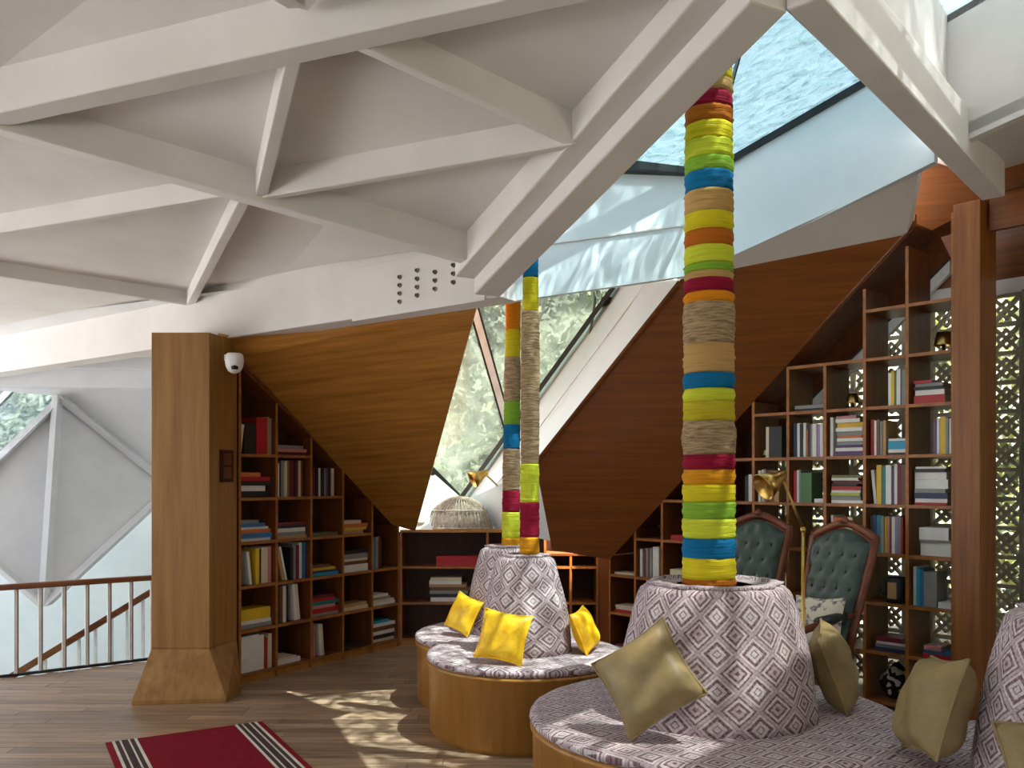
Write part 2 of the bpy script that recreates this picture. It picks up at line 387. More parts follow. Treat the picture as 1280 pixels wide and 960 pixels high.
# second skylight (window_2) right of the beam
wr = struct(empty('window_2'), 'skylight with sunlit white curb walls')
K_ = P(1184, 186, 4.75)
kl = K_-d2*3.0; kl.z = K_.z+.05; kr = K_+Vector((.5, -.866, 0))*1.35; kr.z = K_.z+.12
kf = kl+(kr-K_)
curb(kl, K_, .72, .72, -s2*.04, 'plaster', parent=wr)
curb(K_, kr, .72, .72, Vector((.866, .5, 0))*.05, 'plaster', parent=wr)
MB().prism([UP(kl, .72), UP(K_, .72), UP(kr, .72), UP(kf, .72)], (0, 0, .02)).build('pane', 'sky_glass_dim', wr)
for t in (.0, .33, .66, 1.0):
    MB().beam(mid(UP(kl, .68), UP(K_, .68), t), mid(UP(kf, .68), UP(kr, .68), t), d2*.05, (0, 0, .04)).build('glazing_bar', 'dark_metal', wr)
for t in (.33, .66):
    MB().beam(mid(UP(kl, .68), UP(kf, .68), t), mid(UP(K_, .68), UP(kr, .68), t), Vector((.5, -.866, 0))*.05, (0, 0, .04)).build('glazing_bar', 'dark_metal', wr)
curb(kr, kf, .72, .72, d2*.04, 'plaster', parent=wr); curb(kf, kl, .72, .72, Vector((-.5, .866, 0))*.04, 'plaster', parent=wr)
# roof to the right of the second skylight
Z = 3.6
panel([K_, kr, Vector((5.6, 2.4, Z)), Vector((5.6, 7.2, Z)), Vector((3.9, 6.9, 3.5)), V3+Vector((.5, .8, .3))], .03)
panel([kr, kf, Vector((1.8, 1.2, 3.75)), Vector((5.6, 1.2, 3.7)), Vector((5.6, 2.4, Z))], .05)
panel([UP(G_, .05), UP(K_, .05), V3+Vector((.5, .8, .32)), Vector((3.9, 6.9, 3.7)), T5+RB*.35+Vector((0, 0, .55))], .02)  # unseen cap added to stop sun leaking in beside the post
# nozzle plate in the second well
vp = MB().beam(P(1050, 0, 3.9)+Vector((0,0,.02)), P(1129, 78, 4.35), s2*.03, (0, 0, .6)).build('vent_panel', 'plaster', wr)

# ------------------------------------------------------------------ timber walls
nLw = (B_-A_).cross(C_-A_).normalized()
if nLw.y < 0: nLw = -nLw
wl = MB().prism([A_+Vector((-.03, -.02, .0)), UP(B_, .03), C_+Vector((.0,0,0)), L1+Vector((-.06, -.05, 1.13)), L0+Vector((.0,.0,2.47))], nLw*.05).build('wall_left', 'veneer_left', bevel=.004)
struct(wl, 'leaning triangular timber panel above the left bookcase')
MB().beam(L0+Vector((0,0,2.44))-LB*.012, L1+Vector((0, 0, 1.13))-LB*.012, LB*.05, (0, 0, .03)).build('edge_strip', 'case_wood_flat', wl)
T2 = plane_pt(670, 584, T1, T5, T4); T3 = plane_pt(690, 676, T1, T5, T4)
nR = (T5-T1).cross(T4-T1).normalized()
if nR.y < 0: nR = -nR
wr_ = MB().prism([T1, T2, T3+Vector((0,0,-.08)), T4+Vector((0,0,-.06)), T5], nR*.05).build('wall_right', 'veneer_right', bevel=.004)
struct(wr_, 'large timber panel sloping above the right bookcase')
nb = Vector((-.746, -.666, 0))
MB().beam(T4+nb*.015, Rp(.8)+Vector((0,0,3.2517))+nb*.015, RB*.03, (0, 0, .07)).build('edge_strip', 'case_wood_flat', wr_)
MB().beam(T1+Vector((0,0,-.05)), T2, Vector((-.03,-.01,0)), Vector((0,-.02,.03))).build('edge_strip', 'case_wood_flat', wr_)
# timber header over the post and screen
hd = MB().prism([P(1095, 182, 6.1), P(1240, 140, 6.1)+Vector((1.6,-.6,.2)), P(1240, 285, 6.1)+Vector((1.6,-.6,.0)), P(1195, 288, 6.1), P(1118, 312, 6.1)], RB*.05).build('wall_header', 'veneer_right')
hx = Vector((.666, -.746, 0)); ha = R0+hx*.20+RB*.06
MB().prism([UP(ha, 3.13), UP(ha+hx*1.7, 3.13), UP(ha+hx*1.7, 3.78), UP(ha, 3.78)], RB*.05).build('header_board', 'veneer_right', hd)
MB().prism([UP(ha-RB*.02, 3.36), UP(ha+hx*1.7-RB*.02, 3.36), UP(ha+hx*1.7-RB*.02, 3.385), UP(ha-RB*.02, 3.385)], RB*.02).build('header_strip', 'case_wood', hd)
struct(hd, 'timber header above the post')

# ------------------------------------------------------------------ window between the timber walls (window_3)
w3 = struct(empty('window_3'), 'angular window with black frame and white reveals')
Wt = P(590, 379, 7.5); Wr = P(770, 360, 7.9); Wb = P(575, 629, 8.9); Wl = P(538, 591, 8.75); Q_ = P(624, 664, 8.45)
Wm = mid(Wb, Wr, .345); Wx = P(560, 360, 7.6)
MB().prism([Wt, Wm, Wb, Wl, Wx], (0, .02, 0)).build('pane', 'window_glass', w3)
MB().prism([Wt, P(780, 340, 7.85), Wr, Wm], (0, .02, 0)).build('pane', 'window_glass', w3)
for a, b, wd in ((Wl+(Wl-Wb)*.5, Wb, .10), (Wb, Wr, .07)):
    MB().beam(a+Vector((0,-.16,-.0)), b+Vector((0,-.16,-.0)), (0, .10, 0), (0, 0, wd)).build('frame', 'dark_metal', w3)
for off, mt, wd in ((-.045, 'dark_metal', .018), (-.027, 'white_metal', .06), (.033, 'dark_metal', .018)):
    MB().beam(Wt+Vector((off,-.045,0)), Wm+Vector((off,-.045,0)), (wd, 0, 0), (0, .06, 0)).build('mullion', mt, w3)
hb = mid(Wb, Wr, .93); MB().box((-.03,-.1,-.02), (.06, 0, .05)).build('window_latch', 'dark_metal', w3, loc=hb)
MB().tube([hb+Vector((-.12, -.02, .35)), hb+Vector((-.08, -.04, .05)), hb+Vector((-.13, -.02, -.3))], .012).build('cable', 'concrete', w3)
ov = Vector((.02, .05, 0))
for poly in ([Wr, P(790,345,7.85), T1, T2], [Wr, T2, Wb], [Wb, T2, Q_], [Wl+(Wl-Wb)*.5, Wb, Q_, C_+Vector((0,.05,0))], [T2, T3, Q_]):
    MB().prism(poly, ov).build('reveal', 'paint_cool_skylit', w3)
MB().beam(mid(Wr, T1, .5)+Vector((0,-.01,0)), mid(Wb, T2, .5)+Vector((0,-.01,0)), (.012, 0, 0), (0, .012, 0)).build('reveal_joint', 'plaster', w3)

# ------------------------------------------------------------------ bookcases
def board(lo, hi, parent, name, mat='case_wood', bev=0):
    o = MB().box(lo, hi).build(name, mat, parent)
    if name in ('shelf', 'divider'):
        MB().box((lo[0], lo[1]-.003, lo[2]), (hi[0], lo[1], hi[2])).build('lit_edge', 'lit_edge_wood', o)  # added strip, coloured lighter so the board fronts look lit
    return o
# left bookcase: local x along the front (left to right), y to the back
lb = tag(empty('bookcase', L0, LA), 'stepped brown wooden bookcase under the leaning timber panel beside the pillar', 'bookcase')
LP = .336; LZ = [.07+LP*k for k in range(6)]; LDp = .27
lslope = lambda x: 2.435-(2.435-1.15)*x/(5*LC)
def slant_divider(parent, x, z0, z1, dep, th=.022, cut=None, name='divider'):
    return board((x-th/2, .004, z0), (x+th/2, dep, z1), parent, name)
for c in range(6): slant_divider(lb, c*LC+(0.011 if c == 0 else (-.011 if c == 5 else 0)), 0, lslope(c*LC)-.02, LDp)
lmax = [5, 5, 4, 3, 2]
for c in range(5):
    for k in range(lmax[c]+1):
        board((c*LC+.011, 0, LZ[k]-.022), ((c+1)*LC-.011, LDp, LZ[k]), lb, 'shelf', 'case_wood_flat')
    board((c*LC+.011, .012, 0), ((c+1)*LC-.011, .03, LZ[0]-.022), lb, 'plinth', 'drum_wood')
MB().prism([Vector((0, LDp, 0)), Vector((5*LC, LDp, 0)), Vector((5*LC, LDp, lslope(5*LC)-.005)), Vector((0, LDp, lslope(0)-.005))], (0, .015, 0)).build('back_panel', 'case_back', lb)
MB().prism([Vector((0, 0, lslope(0)-.02)), Vector((5*LC, 0, lslope(5*LC)-.02)), Vector((5*LC, LDp, lslope(5*LC)-.02)), Vector((0, LDp, lslope(0)-.02))], (0, 0, .02)).build('sloped_top', 'case_wood', lb)
# low bookcase across the corner
lw = tag(empty('low_bookcase', L1+Vector((.0,.01,0))), 'low open wooden bookcase under the angular window', 'bookcase')
LW = 1.86; lz = [.07, .406, .742, 1.08]; LS = 1.36
for x in (.011, .82, LS, 1.60, LW-.011): board((x-.011, .004, 0), (x+.011, .30, 1.06 if x < LS-.1 else .84), lw, 'divider')
for a, b in ((.022, .809), (.831, LS-.011), (LS+.011, 1.589), (1.611, LW-.022)):
    for z in lz[:3]: board((a, 0, z-.022), (b, .30, z), lw, 'shelf', 'case_wood_flat')
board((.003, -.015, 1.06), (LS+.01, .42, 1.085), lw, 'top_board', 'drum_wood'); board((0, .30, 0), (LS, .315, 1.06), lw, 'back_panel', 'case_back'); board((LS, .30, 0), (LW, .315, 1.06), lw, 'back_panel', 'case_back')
board((LS+.012, -.0, .84), (LW, .30, .862), lw, 'lid', 'case_wood_flat'); board((LS-.011, .004, .84), (LS+.011, .30, 1.06), lw, 'divider')
board((0, .012, 0), (LW, .03, .048), lw, 'plinth', 'drum_wood')
MB().prism([Vector((-.004, .008, 0)), Vector((-.004, .10, 0)), Vector((-.06, .10, 0)), Vector((-.022, .028, 0))], (0, 0, 1.06)).build('corner_post', 'case_wood', lw)
MB().prism([Vector((LW+.003, 0, 0)), Vector((1.9147, -.3207, 0)), Vector((1.989, -.254, 0)), Vector((LW+.06, .08, 0))], (0, 0, .87)).build('corner_post', 'case_wood', lw)
struct(MB().prism([Vector((1.74, .36, 0)), Vector((2.26, -.05, 0)), Vector((2.32, .02, 0)), Vector((1.80, .43, 0))], (0, 0, 1.3)).build('corner_backing', 'case_back', loc=L1+Vector((0, .01, 0))), 'dark backing panel added to close the bright gap behind the bookcase corner')  # added backing, blocks the daylight gap between the two bookcases
# right bookcase: local x along front from its far left end to the post
NR = 10; rb = tag(empty('bookcase', Rp(NR), RA), 'tall stepped wooden bookcase with open back in front of the lattice screen', 'bookcase')
RP = .3375; RZ = [.033+RP*k for k in range(9)]; RDp = .34
rslope = lambda x: .89+(3.457-.89)*x/(NR*RC)         # underside of the sloping trim
tops = {10: 3.28, 9: 3.12, 8: 2.88, 7: 2.395, 6: 2.395}
for i in range(NR+1):
    x = i*RC; z1 = tops.get(i, rslope(x)-.02)
    board((x-.011, .004, 0), (x+.011, RDp, min(z1, rslope(x)+.02)), rb, 'divider')
for i in range(NR):
    for k in range(9):
        if RZ[k] < rslope(i*RC)-.02 and not (i < 8 and k == 8) :
            board((i*RC+.011, 0, RZ[k]-.022), ((i+1)*RC-.011, RDp, RZ[k]), rb, 'shelf', 'case_wood_flat')
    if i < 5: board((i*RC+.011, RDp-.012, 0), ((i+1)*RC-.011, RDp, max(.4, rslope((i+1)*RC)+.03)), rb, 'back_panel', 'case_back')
    board((i*RC+.011, .012, 0), ((i+1)*RC-.011, .03, .011), rb, 'plinth')
MB().prism([Vector((0, 0, rslope(0)-.01)), Vector(((NR-.8)*RC, 0, rslope((NR-.8)*RC)-.01)), Vector(((NR-.8)*RC, RDp, rslope((NR-.8)*RC)-.01)), Vector((0, RDp, rslope(0)-.01))], (0, 0, .02)).build('sloped_top', 'case_wood', rb)
MB().prism([Vector((0, RDp, rslope(0)+.01)), Vector(((NR-.8)*RC, RDp, rslope((NR-.8)*RC)+.01)), Vector(((NR-.8)*RC, RDp+.24, rslope((NR-.8)*RC)-.16)), Vector((0, RDp+.24, rslope(0)-.16))], (0, 0, .02)).build('sloped_lining', 'case_wood', rb)
MB().beam(Vector((3*RC, RDp+.20, rslope(3*RC)-.24)), Vector(((NR-.8)*RC, RDp+.20, rslope((NR-.8)*RC)-.24)), (0, .04, 0), (0, 0, .10)).build('lining_strip', 'white_metal', rb)
MB().beam(Vector((3*RC, RDp+.195, rslope(3*RC)-.15)), Vector(((NR-.8)*RC, RDp+.195, rslope((NR-.8)*RC)-.15)), (0, .04, 0), (0, 0, .02)).build('lining_strip', 'dark_metal', rb)
# tall timber post
po = MB().box((NR*RC+.013, -.03, 0), (NR*RC+.178, .24, 3.32)).build('wooden_post', 'post_wood', bevel=.006, loc=Rp(NR), rz=RA)
tag(po, 'tall square timber post at the right end of the tall bookcase', 'post')

# ------------------------------------------------------------------ pillar with flared foot
pil = tag(empty('wood_clad_pillar', (0,0,0)), 'wood clad pillar with flared foot beside the left bookcase', 'pillar')
top = [(-2.565, 6.26), (-2.153, 6.26), (-2.07, 6.62), (-2.45, 6.88), (-2.66, 6.7)]
bot = [(-2.615, 6.05), (-1.985, 6.12), (-1.975, 6.42), (-2.42, 6.92), (-2.72, 6.7)]
pb = MB().loft([[(x, y, .35) for x, y in top], [(x, y, 2.6) for x, y in top]]).build('shaft', 'pillar_wood', pil, bevel=.004)
MB().loft([[(x, y, 0) for x, y in bot], [(x, y, .03) for x, y in bot], [(x, y, .349) for x, y in top]]).build('flared_foot', 'pillar_wood', pil, bevel=.004)
fd = (Vector((-2.07, 6.62, 0))-Vector((-2.153, 6.26, 0))).normalized(); fn = Vector((fd.y, -fd.x, 0))
pc = Vector((-2.153, 6.26, 0))+fd*.13
pq = MB().beam(pc+fn*.002+Vector((0,0,1.535)), pc+fd*.17+fn*.002+Vector((0,0,1.535)), fn*.012, (0,0,.235)).build('wall_plaque', 'case_back')
tag(pq, 'small dark recessed wooden plaque on the side of the pillar', 'plaque')
MB().beam(pc+fd*.03+fn*.014+Vector((0,0,1.56)), pc+fd*.14+fn*.014+Vector((0,0,1.56)), fn*.004, (0,0,.085)).build('tile', 'case_wood', pq)
MB().beam(pc+fd*.03+fn*.014+Vector((0,0,1.66)), pc+fd*.14+fn*.014+Vector((0,0,1.66)), fn*.004, (0,0,.085)).build('tile', 'case_wood', pq)
# security camera
cc = P(293, 455, 6.3)
sc_ = tag(empty('security_camera', cc), 'white dome security camera mounted at the top of the pillar', 'camera')
MB().lathe([(.002, .075), (.05, .075), (.062, .06), (.066, .02), (.06, -.02), (.045, -.05), (.02, -.066), (.002, -.07)], n=24).build('housing', 'white_plastic', sc_, True)
MB().lathe([(.002, 0), (.022, 0), (.026, .02), (.002, .03)], n=16).build('lens', 'glass_dark', sc_, True).location = (.02, -.055, -.045)
MB().box((-.03, -.01, .03), (.03, .2, .075)).build('bracket', 'white_plastic', sc_, bevel=.006).location = (-.06, .05, 0)

# ------------------------------------------------------------------ books
PAL = dict(black=(32,30,32), white=(222,220,214), cream=(214,200,168), red=(172,30,34), maroon=(108,28,40), brown=(112,72,44), tan=(178,140,92),
           grey=(136,136,134), navy=(38,52,84), blue=(48,110,160), cyan=(40,150,182), teal=(38,126,128), yellow=(218,178,40), olive=(110,108,60),
           orange=(200,110,50), pink=(198,130,130), green=(70,116,70), lilac=(160,140,180), lime=(170,182,70), purple=(92,66,110))
for k, c in PAL.items(): plain('book_'+k, c, .5, var=.04)
noisy('paper', S2L(214,206,188), S2L(190,180,160), .9, (1,1,60), nscale=4)
ORD = ['first','second','third','fourth','fifth','sixth','seventh','eighth','ninth','tenth','eleventh','twelfth']
GR = {}
def book(t, h, d, col):                               # upright book, origin at bottom-left of the spine, spine at y=0
    key = (round(t,3), round(h,3), round(d,3), col); 
    o = empty('book')
    if key not in GR:
        c = .003
        a = MB().box((0, 0, 0), (c, d, h)).box((t-c, 0, 0), (t, d, h)).box((c, 0, 0), (t-c, c, h)).build('cover', 'book_'+col, o)
        b = MB().box((c, c, .004), (t-c, d-.006, h-.004)).build('pages', 'paper', o)
        GR[key] = (a.data, b.data)
    else:
        link('cover', GR[key][0], o); link('pages', GR[key][1], o)
    return o
rnd = random.Random(3)
def fill(case, x0, x1, z, spec, place, grp, rot, depth=.26, headroom=.3, y0=.03, ts=1.0, hs=1.0):
    """spec: 'S a:t:h ...' upright run (prefix > right aligned; /deg leans), 'F c:t:len ...' flat pile from the bottom up"""
    M0 = case.matrix_world if False else Matrix.Translation(case.location) @ Matrix.Rotation(case.rotation_euler.z, 4, 'Z')
    for run in spec.split('|'):
        tok = run.split(); mode = tok[0]; tok = tok[1:]; items = []
        for q in tok:
            lean = 0
            if '/' in q: q, l = q.split('/'); lean = float(l)
            a = q.split(':'); items.append((a[0], float(a[1])/1000*ts, float(a[2])/1000*hs, lean))
        off = 0
        if '@' in mode: mode, o_ = mode.split('@'); off = float(o_)/1000*ts
        if mode[0] == 'S':
            wid = []
            for i, (c, t, h, l) in enumerate(items):
                a = math.radians(abs(l)); ca = math.cos(a)
                if l and i and items[i-1][3]: wid.append(items[i-1][1]*(1/ca-ca)+t*ca)
                else: wid.append(t*ca+h*math.sin(a))
            tot = sum(wid)+.0015*len(items); x = x0+.014+off if mode[1:] != '>' else x1-.014-tot
            if x+tot > x1-.012: x = max(x0+.013, x1-.012-tot)
            for i, (c, t, h, l) in enumerate(items):
                if x+wid[i] > x1-.008: break
                h = min(h, headroom-.02); dd = min(depth-.05, max(.13, h*.72)); o = book(t, h, dd, c)
                yy = y0+rnd.random()*.015
                if l:                               # l>0 leans to the right, pivoting on its lower right edge
                    a = math.radians(l)
                    if l > 0: Ml = Matrix.Translation((x+.0005+ (0 if i and items[i-1][3] else 0), yy, z+t*math.sin(a)+.001)) @ Matrix.Rotation(a, 4, 'Y')
                    else: Ml = Matrix.Translation((x+(wid[i]-t*math.cos(a)), yy, z+.001)) @ Matrix.Rotation(a, 4, 'Y')
                else: Ml = Matrix.Translation((x, yy, z+.0005))
                o.matrix_world = M0 @ Ml
                tag(o, f'{c} upright book, {ORD[min(i,11)]} from left, {place}', 'book', grp)
                x += wid[i]+.0015
        else:
            zz = z+.0005; xa = x0+.016+off
            for i, (c, t, ln, l) in enumerate(items):
                ln = min(ln, x1-xa-.012); d = min(depth-.05, .15+rnd.random()*.05)
                o = book(t, d, ln, c) if False else None
                o = book(t, ln, d, c)
                jx = rnd.random()*max(0, min(.015, x1-xa-ln-.012)); jy = rnd.random()*.02
                # lay flat, spine to the front
                Ml = Matrix.Translation((xa+jx, y0+jy, zz+t)) @ Matrix.Rotation(math.pi/2, 4, 'Y')
                o.matrix_world = M0 @ Ml
                tag(o, f'{c} book lying flat, {ORD[min(i,11)]} from bottom, {place}', 'book', grp)
                zz += t+.0008
LBK = {
 (0,5):'S cream:20:200/8 black:95:215 red:90:255 tan:18:265 grey:18:255', (0,4):'F black:40:300 white:34:240 black:30:300 red:26:280 orange:26:190',
 (0,3):'F white:18:300 blue:30:330 orange:24:300 white:14:260 blue:24:220 grey:20:160', (0,2):'S@60 white:20:230/-7|S@170 yellow:30:245 black:18:240 cream:50:250 pink:30:255',
 (0,1):'F grey:26:290 white:22:300 yellow:70:300', (0,0):'S@60 white:160:250 white:40:240 red:24:215 cream:30:240',
 (1,5):'F maroon:20:310 pink:22:300 grey:22:250', (1,4):'S white:22:240 black:24:230 grey:20:262 cream:22:258 olive:26:268 maroon:34:275 black:14:268 maroon:22:272 cream:24:280 brown:18:270',
 (1,3):'F tan:18:310 grey:22:300 white:26:310 black:18:290 maroon:20:300', (1,2):'S tan:24:240/-14 white:14:250/-14|S@150 black:24:232 grey:30:250 maroon:22:246 white:30:292 blue:34:285',
 (1,1):'S black:30:285 brown:26:278 white:28:270 black:18:275|S@140 white:22:270/-6 cream:24:268/-6', (1,0):'F white:30:220 cream:14:180',
 (2,4):'S black:24:270 maroon:26:300 black:22:280 white:18:290 black:28:280 grey:20:275 purple:24:265 black:18:262 cream:36:258', (2,3):'F olive:22:290',
 (2,2):'F cyan:22:290 navy:14:270 yellow:18:260 brown:18:200', (2,1):'F grey:18:290 red:34:300 pink:20:240 teal:26:300 red:18:250 maroon:22:240',
 (2,0):'S@20 pink:18:240 |S@70 white:20:240/-5 cream:18:235/-5', (3,3):'F tan:24:240 yellow:20:280 orange:26:290 cream:24:200',
 (3,2):'F white:50:320 brown:26:330 cream:16:280 grey:34:300 black:26:300', (3,1):'F cream:24:320 tan:22:280', (3,0):'F black:20:260',
 (4,2):'S@14 cyan:30:245 grey:26:258 maroon:28:262 black:26:240', (4,1):'F white:22:300 cream:18:270 grey:18:240 white:20:200', (4,0):'F cream:22:320 black:30:300 white:26:310 brown:34:320 white:24:300 cyan:20:220'}
for (c, k), sp in LBK.items():
    hr = (LZ[k+1]-LZ[k]-.022) if k < lmax[c] else lslope((c+.9)*LC)-LZ[k]-.02
    if k == lmax[c]: hr = max(hr, .12)
    fill(lb, c*LC+.011, (c+1)*LC-.011, LZ[k], sp, f'{ORD[k]} shelf up, {ORD[c]} column of left bookcase', 'books in the left bookcase', LA, LDp, hr, ts=1.22, hs=1.12)
fill(lw, .022, .809, lz[2], 'F@220 red:34:300 red:32:300', 'upper shelf of low bookcase', 'books in the low bookcase', 0, .3, .3, ts=1.35, hs=1.3)
fill(lw, .022, .809, lz[1], 'F@180 white:30:330 black:26:330 grey:22:300 brown:26:310 tan:20:290 white:24:250 cream:24:240', 'lower shelf of low bookcase', 'books in the low bookcase', 0, .3, .3, ts=1.3, hs=1.2)
RBK = {  # viewer column counted from the post: 0 beside the post
 (0,6):'F red:56:200 white:34:190 black:22:180 grey:22:180 red:18:120', (0,5):'S> purple:20:220 white:18:238 yellow:36:246 grey:18:238 white:14:232', (0,4):'F red:16:210 white:26:210 navy:36:215 grey:26:200 white:60:215 white:50:205 black:22:200 white:14:200',
 (0,3):'F@40 white:90:200 grey:16:200 white:80:190', (0,2):'S white:24:260 cyan:24:250 blue:20:244 grey:84:232|F@165 white:40:90', (0,1):'F@60 red:26:180 blue:24:200 pink:30:110',
 (1,6):'S> white:20:226 yellow:22:236 green:16:230 white:26:246 grey:30:240', (1,5):'S red:30:250 white:16:240 brown:18:248 grey:16:236 tan:22:240|F@125 black:16:130 white:22:130 cyan:56:130 white:16:120',
 (1,4):'S white:20:236/-6|S@45 yellow:34:270 teal:30:262 white:38:268 purple:14:262 white:20:276 maroon:30:280 brown:26:272', (1,3):'S black:18:256 navy:20:262 blue:20:260 teal:16:262 grey:18:256 yellow:14:250 pink:18:254 brown:16:248 white:22:252 lilac:18:256 grey:22:262 red:12:250',
 (1,1):'F@30 navy:24:220 grey:22:220 white:18:200 maroon:34:190',
 (2,5):'S white:22:280 |F@36 purple:34:210 white:24:210 purple:18:190 grey:26:200 white:22:200 orange:18:180 grey:28:210 white:26:200 yellow:36:200 white:26:180 pink:20:150', (2,4):'F white:22:240 grey:30:220 lime:22:220 white:18:220 red:26:220 black:18:190 maroon:22:220 white:18:200 olive:20:220', (2,3):'S white:16:250 orange:90:236 cream:60:240',
 (3,6):'F black:20:240 grey:24:230', (3,5):'S navy:28:250 white:24:252 black:22:246 white:22:252 orange:12:200 black:24:240 grey:16:236 white:32:240 lilac:24:236 white:22:238 navy:14:230', (3,4):'S red:26:236 white:16:240 grey:14:244 green:90:220|F@170 white:30:100',
 (4,5):'S@60 cream:26:236 black:110:236', (4,4):'S white:20:240 cream:24:246 grey:16:250 maroon:16:240 brown:50:240 tan:40:236', (5,4):'S> black:30:200 white:40:210',
 (7,2):'F@30 cream:90:170', (7,3):'F@20 red:40:200', (8,2):'S white:28:240 |S@45 maroon:24:250 grey:22:252 brown:16:246 grey:26:254 white:66:266', (9,2):'F cream:18:240', (9,1):'F red:22:240 white:20:200 cream:18:230', (8,1):'F white:24:220 maroon:20:210', (9,0):'F white:30:230 maroon:20:220'}
for (c, k), sp in RBK.items():
    i = NR-1-c
    hr = min(RP-.022, rslope(i*RC)-RZ[k]-.03) if k < 8 else .3
    fill(rb, i*RC+.011, (i+1)*RC-.011, RZ[k], sp, f'{ORD[k]} shelf up, {ORD[c]} column from post', 'books in the tall right bookcase', RA, RDp, max(hr, .12))
MR = Matrix.Translation(Rp(NR)) @ Matrix.Rotation(RA, 4, 'Z')
def in_right(c, k, fx, y): i = NR-1-c; return MR @ Vector((i*RC+fx*RC, y, RZ[k]+.001))
# little brass lamps and ornaments on the shelves
def shelf_lamp(loc, sc, label, mat='brass'):
    o = tag(empty('shelf_lamp', loc), label, 'lamp', 'small lamps on the tall bookcase')
    MB().lathe([(.002, 0), (.035, 0), (.035, .008), (.01, .016), (.008, .05), (.002, .05)], n=20).build('base', mat, o, True)
    MB().lathe([(.055, .045), (.04, .12), (.036, .12), (.05, .045)], n=24, cap=False).build('shade', mat, o, True)
    o.scale = (sc,)*3
shelf_lamp(in_right(2, 6, .55, .10), .9, 'small brass shelf lamp in the third column from the post')
shelf_lamp(in_right(4, 5, .142, .12), .5, 'small pale shelf lamp beside the black book', 'book_cream')
shelf_lamp(in_right(0, 7, .62, .14), 1.15, 'brass bell shaped lamp on the topmost shelf by the post')
o = tag(empty('black_mug', in_right(1, 2, .62, .10)), 'large black mug with pale label on the tall bookcase', 'mug')
MB().lathe([(.002, 0), (.07, 0), (.075, .02), (.075, .17), (.07, .17), (.068, .03), (.002, .03)], n=24).build('body', 'book_black', o, True)
MB().tube([(-.072, 0, .14), (-.11, 0, .13), (-.115, 0, .07), (-.074, 0, .05)], .009).build('handle', 'book_black', o, True)
lo_ = MB().box((-.03, -.079, .03), (.03, -.072, .14)).build('label', 'book_tan', o, rz=RA)
# patterned bag slumped on the lowest shelf
bgm = MB(); rings = []
for k in range(7):
    tt = k/6; rr = math.sin(math.pi*(.15+.85*tt))**.5*.12 if tt < 1 else .01
    rings.append([(math.cos(a)*rr*(1+.18*math.sin(3*a+k)), math.sin(a)*rr*.75, .20*tt+.02*math.sin(2*a+k)*tt+.001) for a in [2*math.pi*i/18 for i in range(18)]])
for r in rings:
    for i in range(len(r)): r[i] = (r[i][0], r[i][1], max(.001, r[i][2]))
o = bgm.loft(rings).build('cloth_bag', 'patch_cloth', None, True, loc=in_right(1, 0, .5, .17), rz=RA); o.scale = (.88, .88, 1.15)
tag(o, 'black and white patterned cloth bag slumped on the lowest shelf', 'bag')
# basket dome, bowl and clip lamp on the low bookcase
zt = 1.086
o = tag(empty('wire_basket', Vector((-.50, 8.40, zt))), 'upturned woven dome basket on the low bookcase', 'basket')
prof = [(.31*math.cos(a), .30*math.sin(a)) for a in [math.pi/2*i/8 for i in range(9)]]
for i in range(44):
    a = 2*math.pi*i/44
    MB().tube([(r*math.cos(a), r*math.sin(a)*.5, z+.008) for r, z in prof], .005, 5).build('stave', 'wicker', o, True)
for r, z in (prof[0], prof[3], prof[6]):
    MB().tube([(r*math.cos(2*math.pi*i/28), r*math.sin(2*math.pi*i/28)*.5, z+.008) for i in range(29)], .008, 5).build('hoop', 'wicker', o, True)
MB().lathe([(max(.002,r*.93), z*.93) for r, z in prof], n=28, cap=False).build('lining', 'wicker', o, True).scale = (1, .5, 1)
o = MB().lathe([(.002, .0), (.05, .0), (.12, .07), (.15, .10), (.14, .10), (.1, .05), (.002, .02)], n=28).build('bowl', 'white_plastic', None, True, loc=(-.875, 8.34, zt+.001))
o.scale = (.4, .5, .7); tag(o, 'small white bowl left of the dome basket', 'bowl')

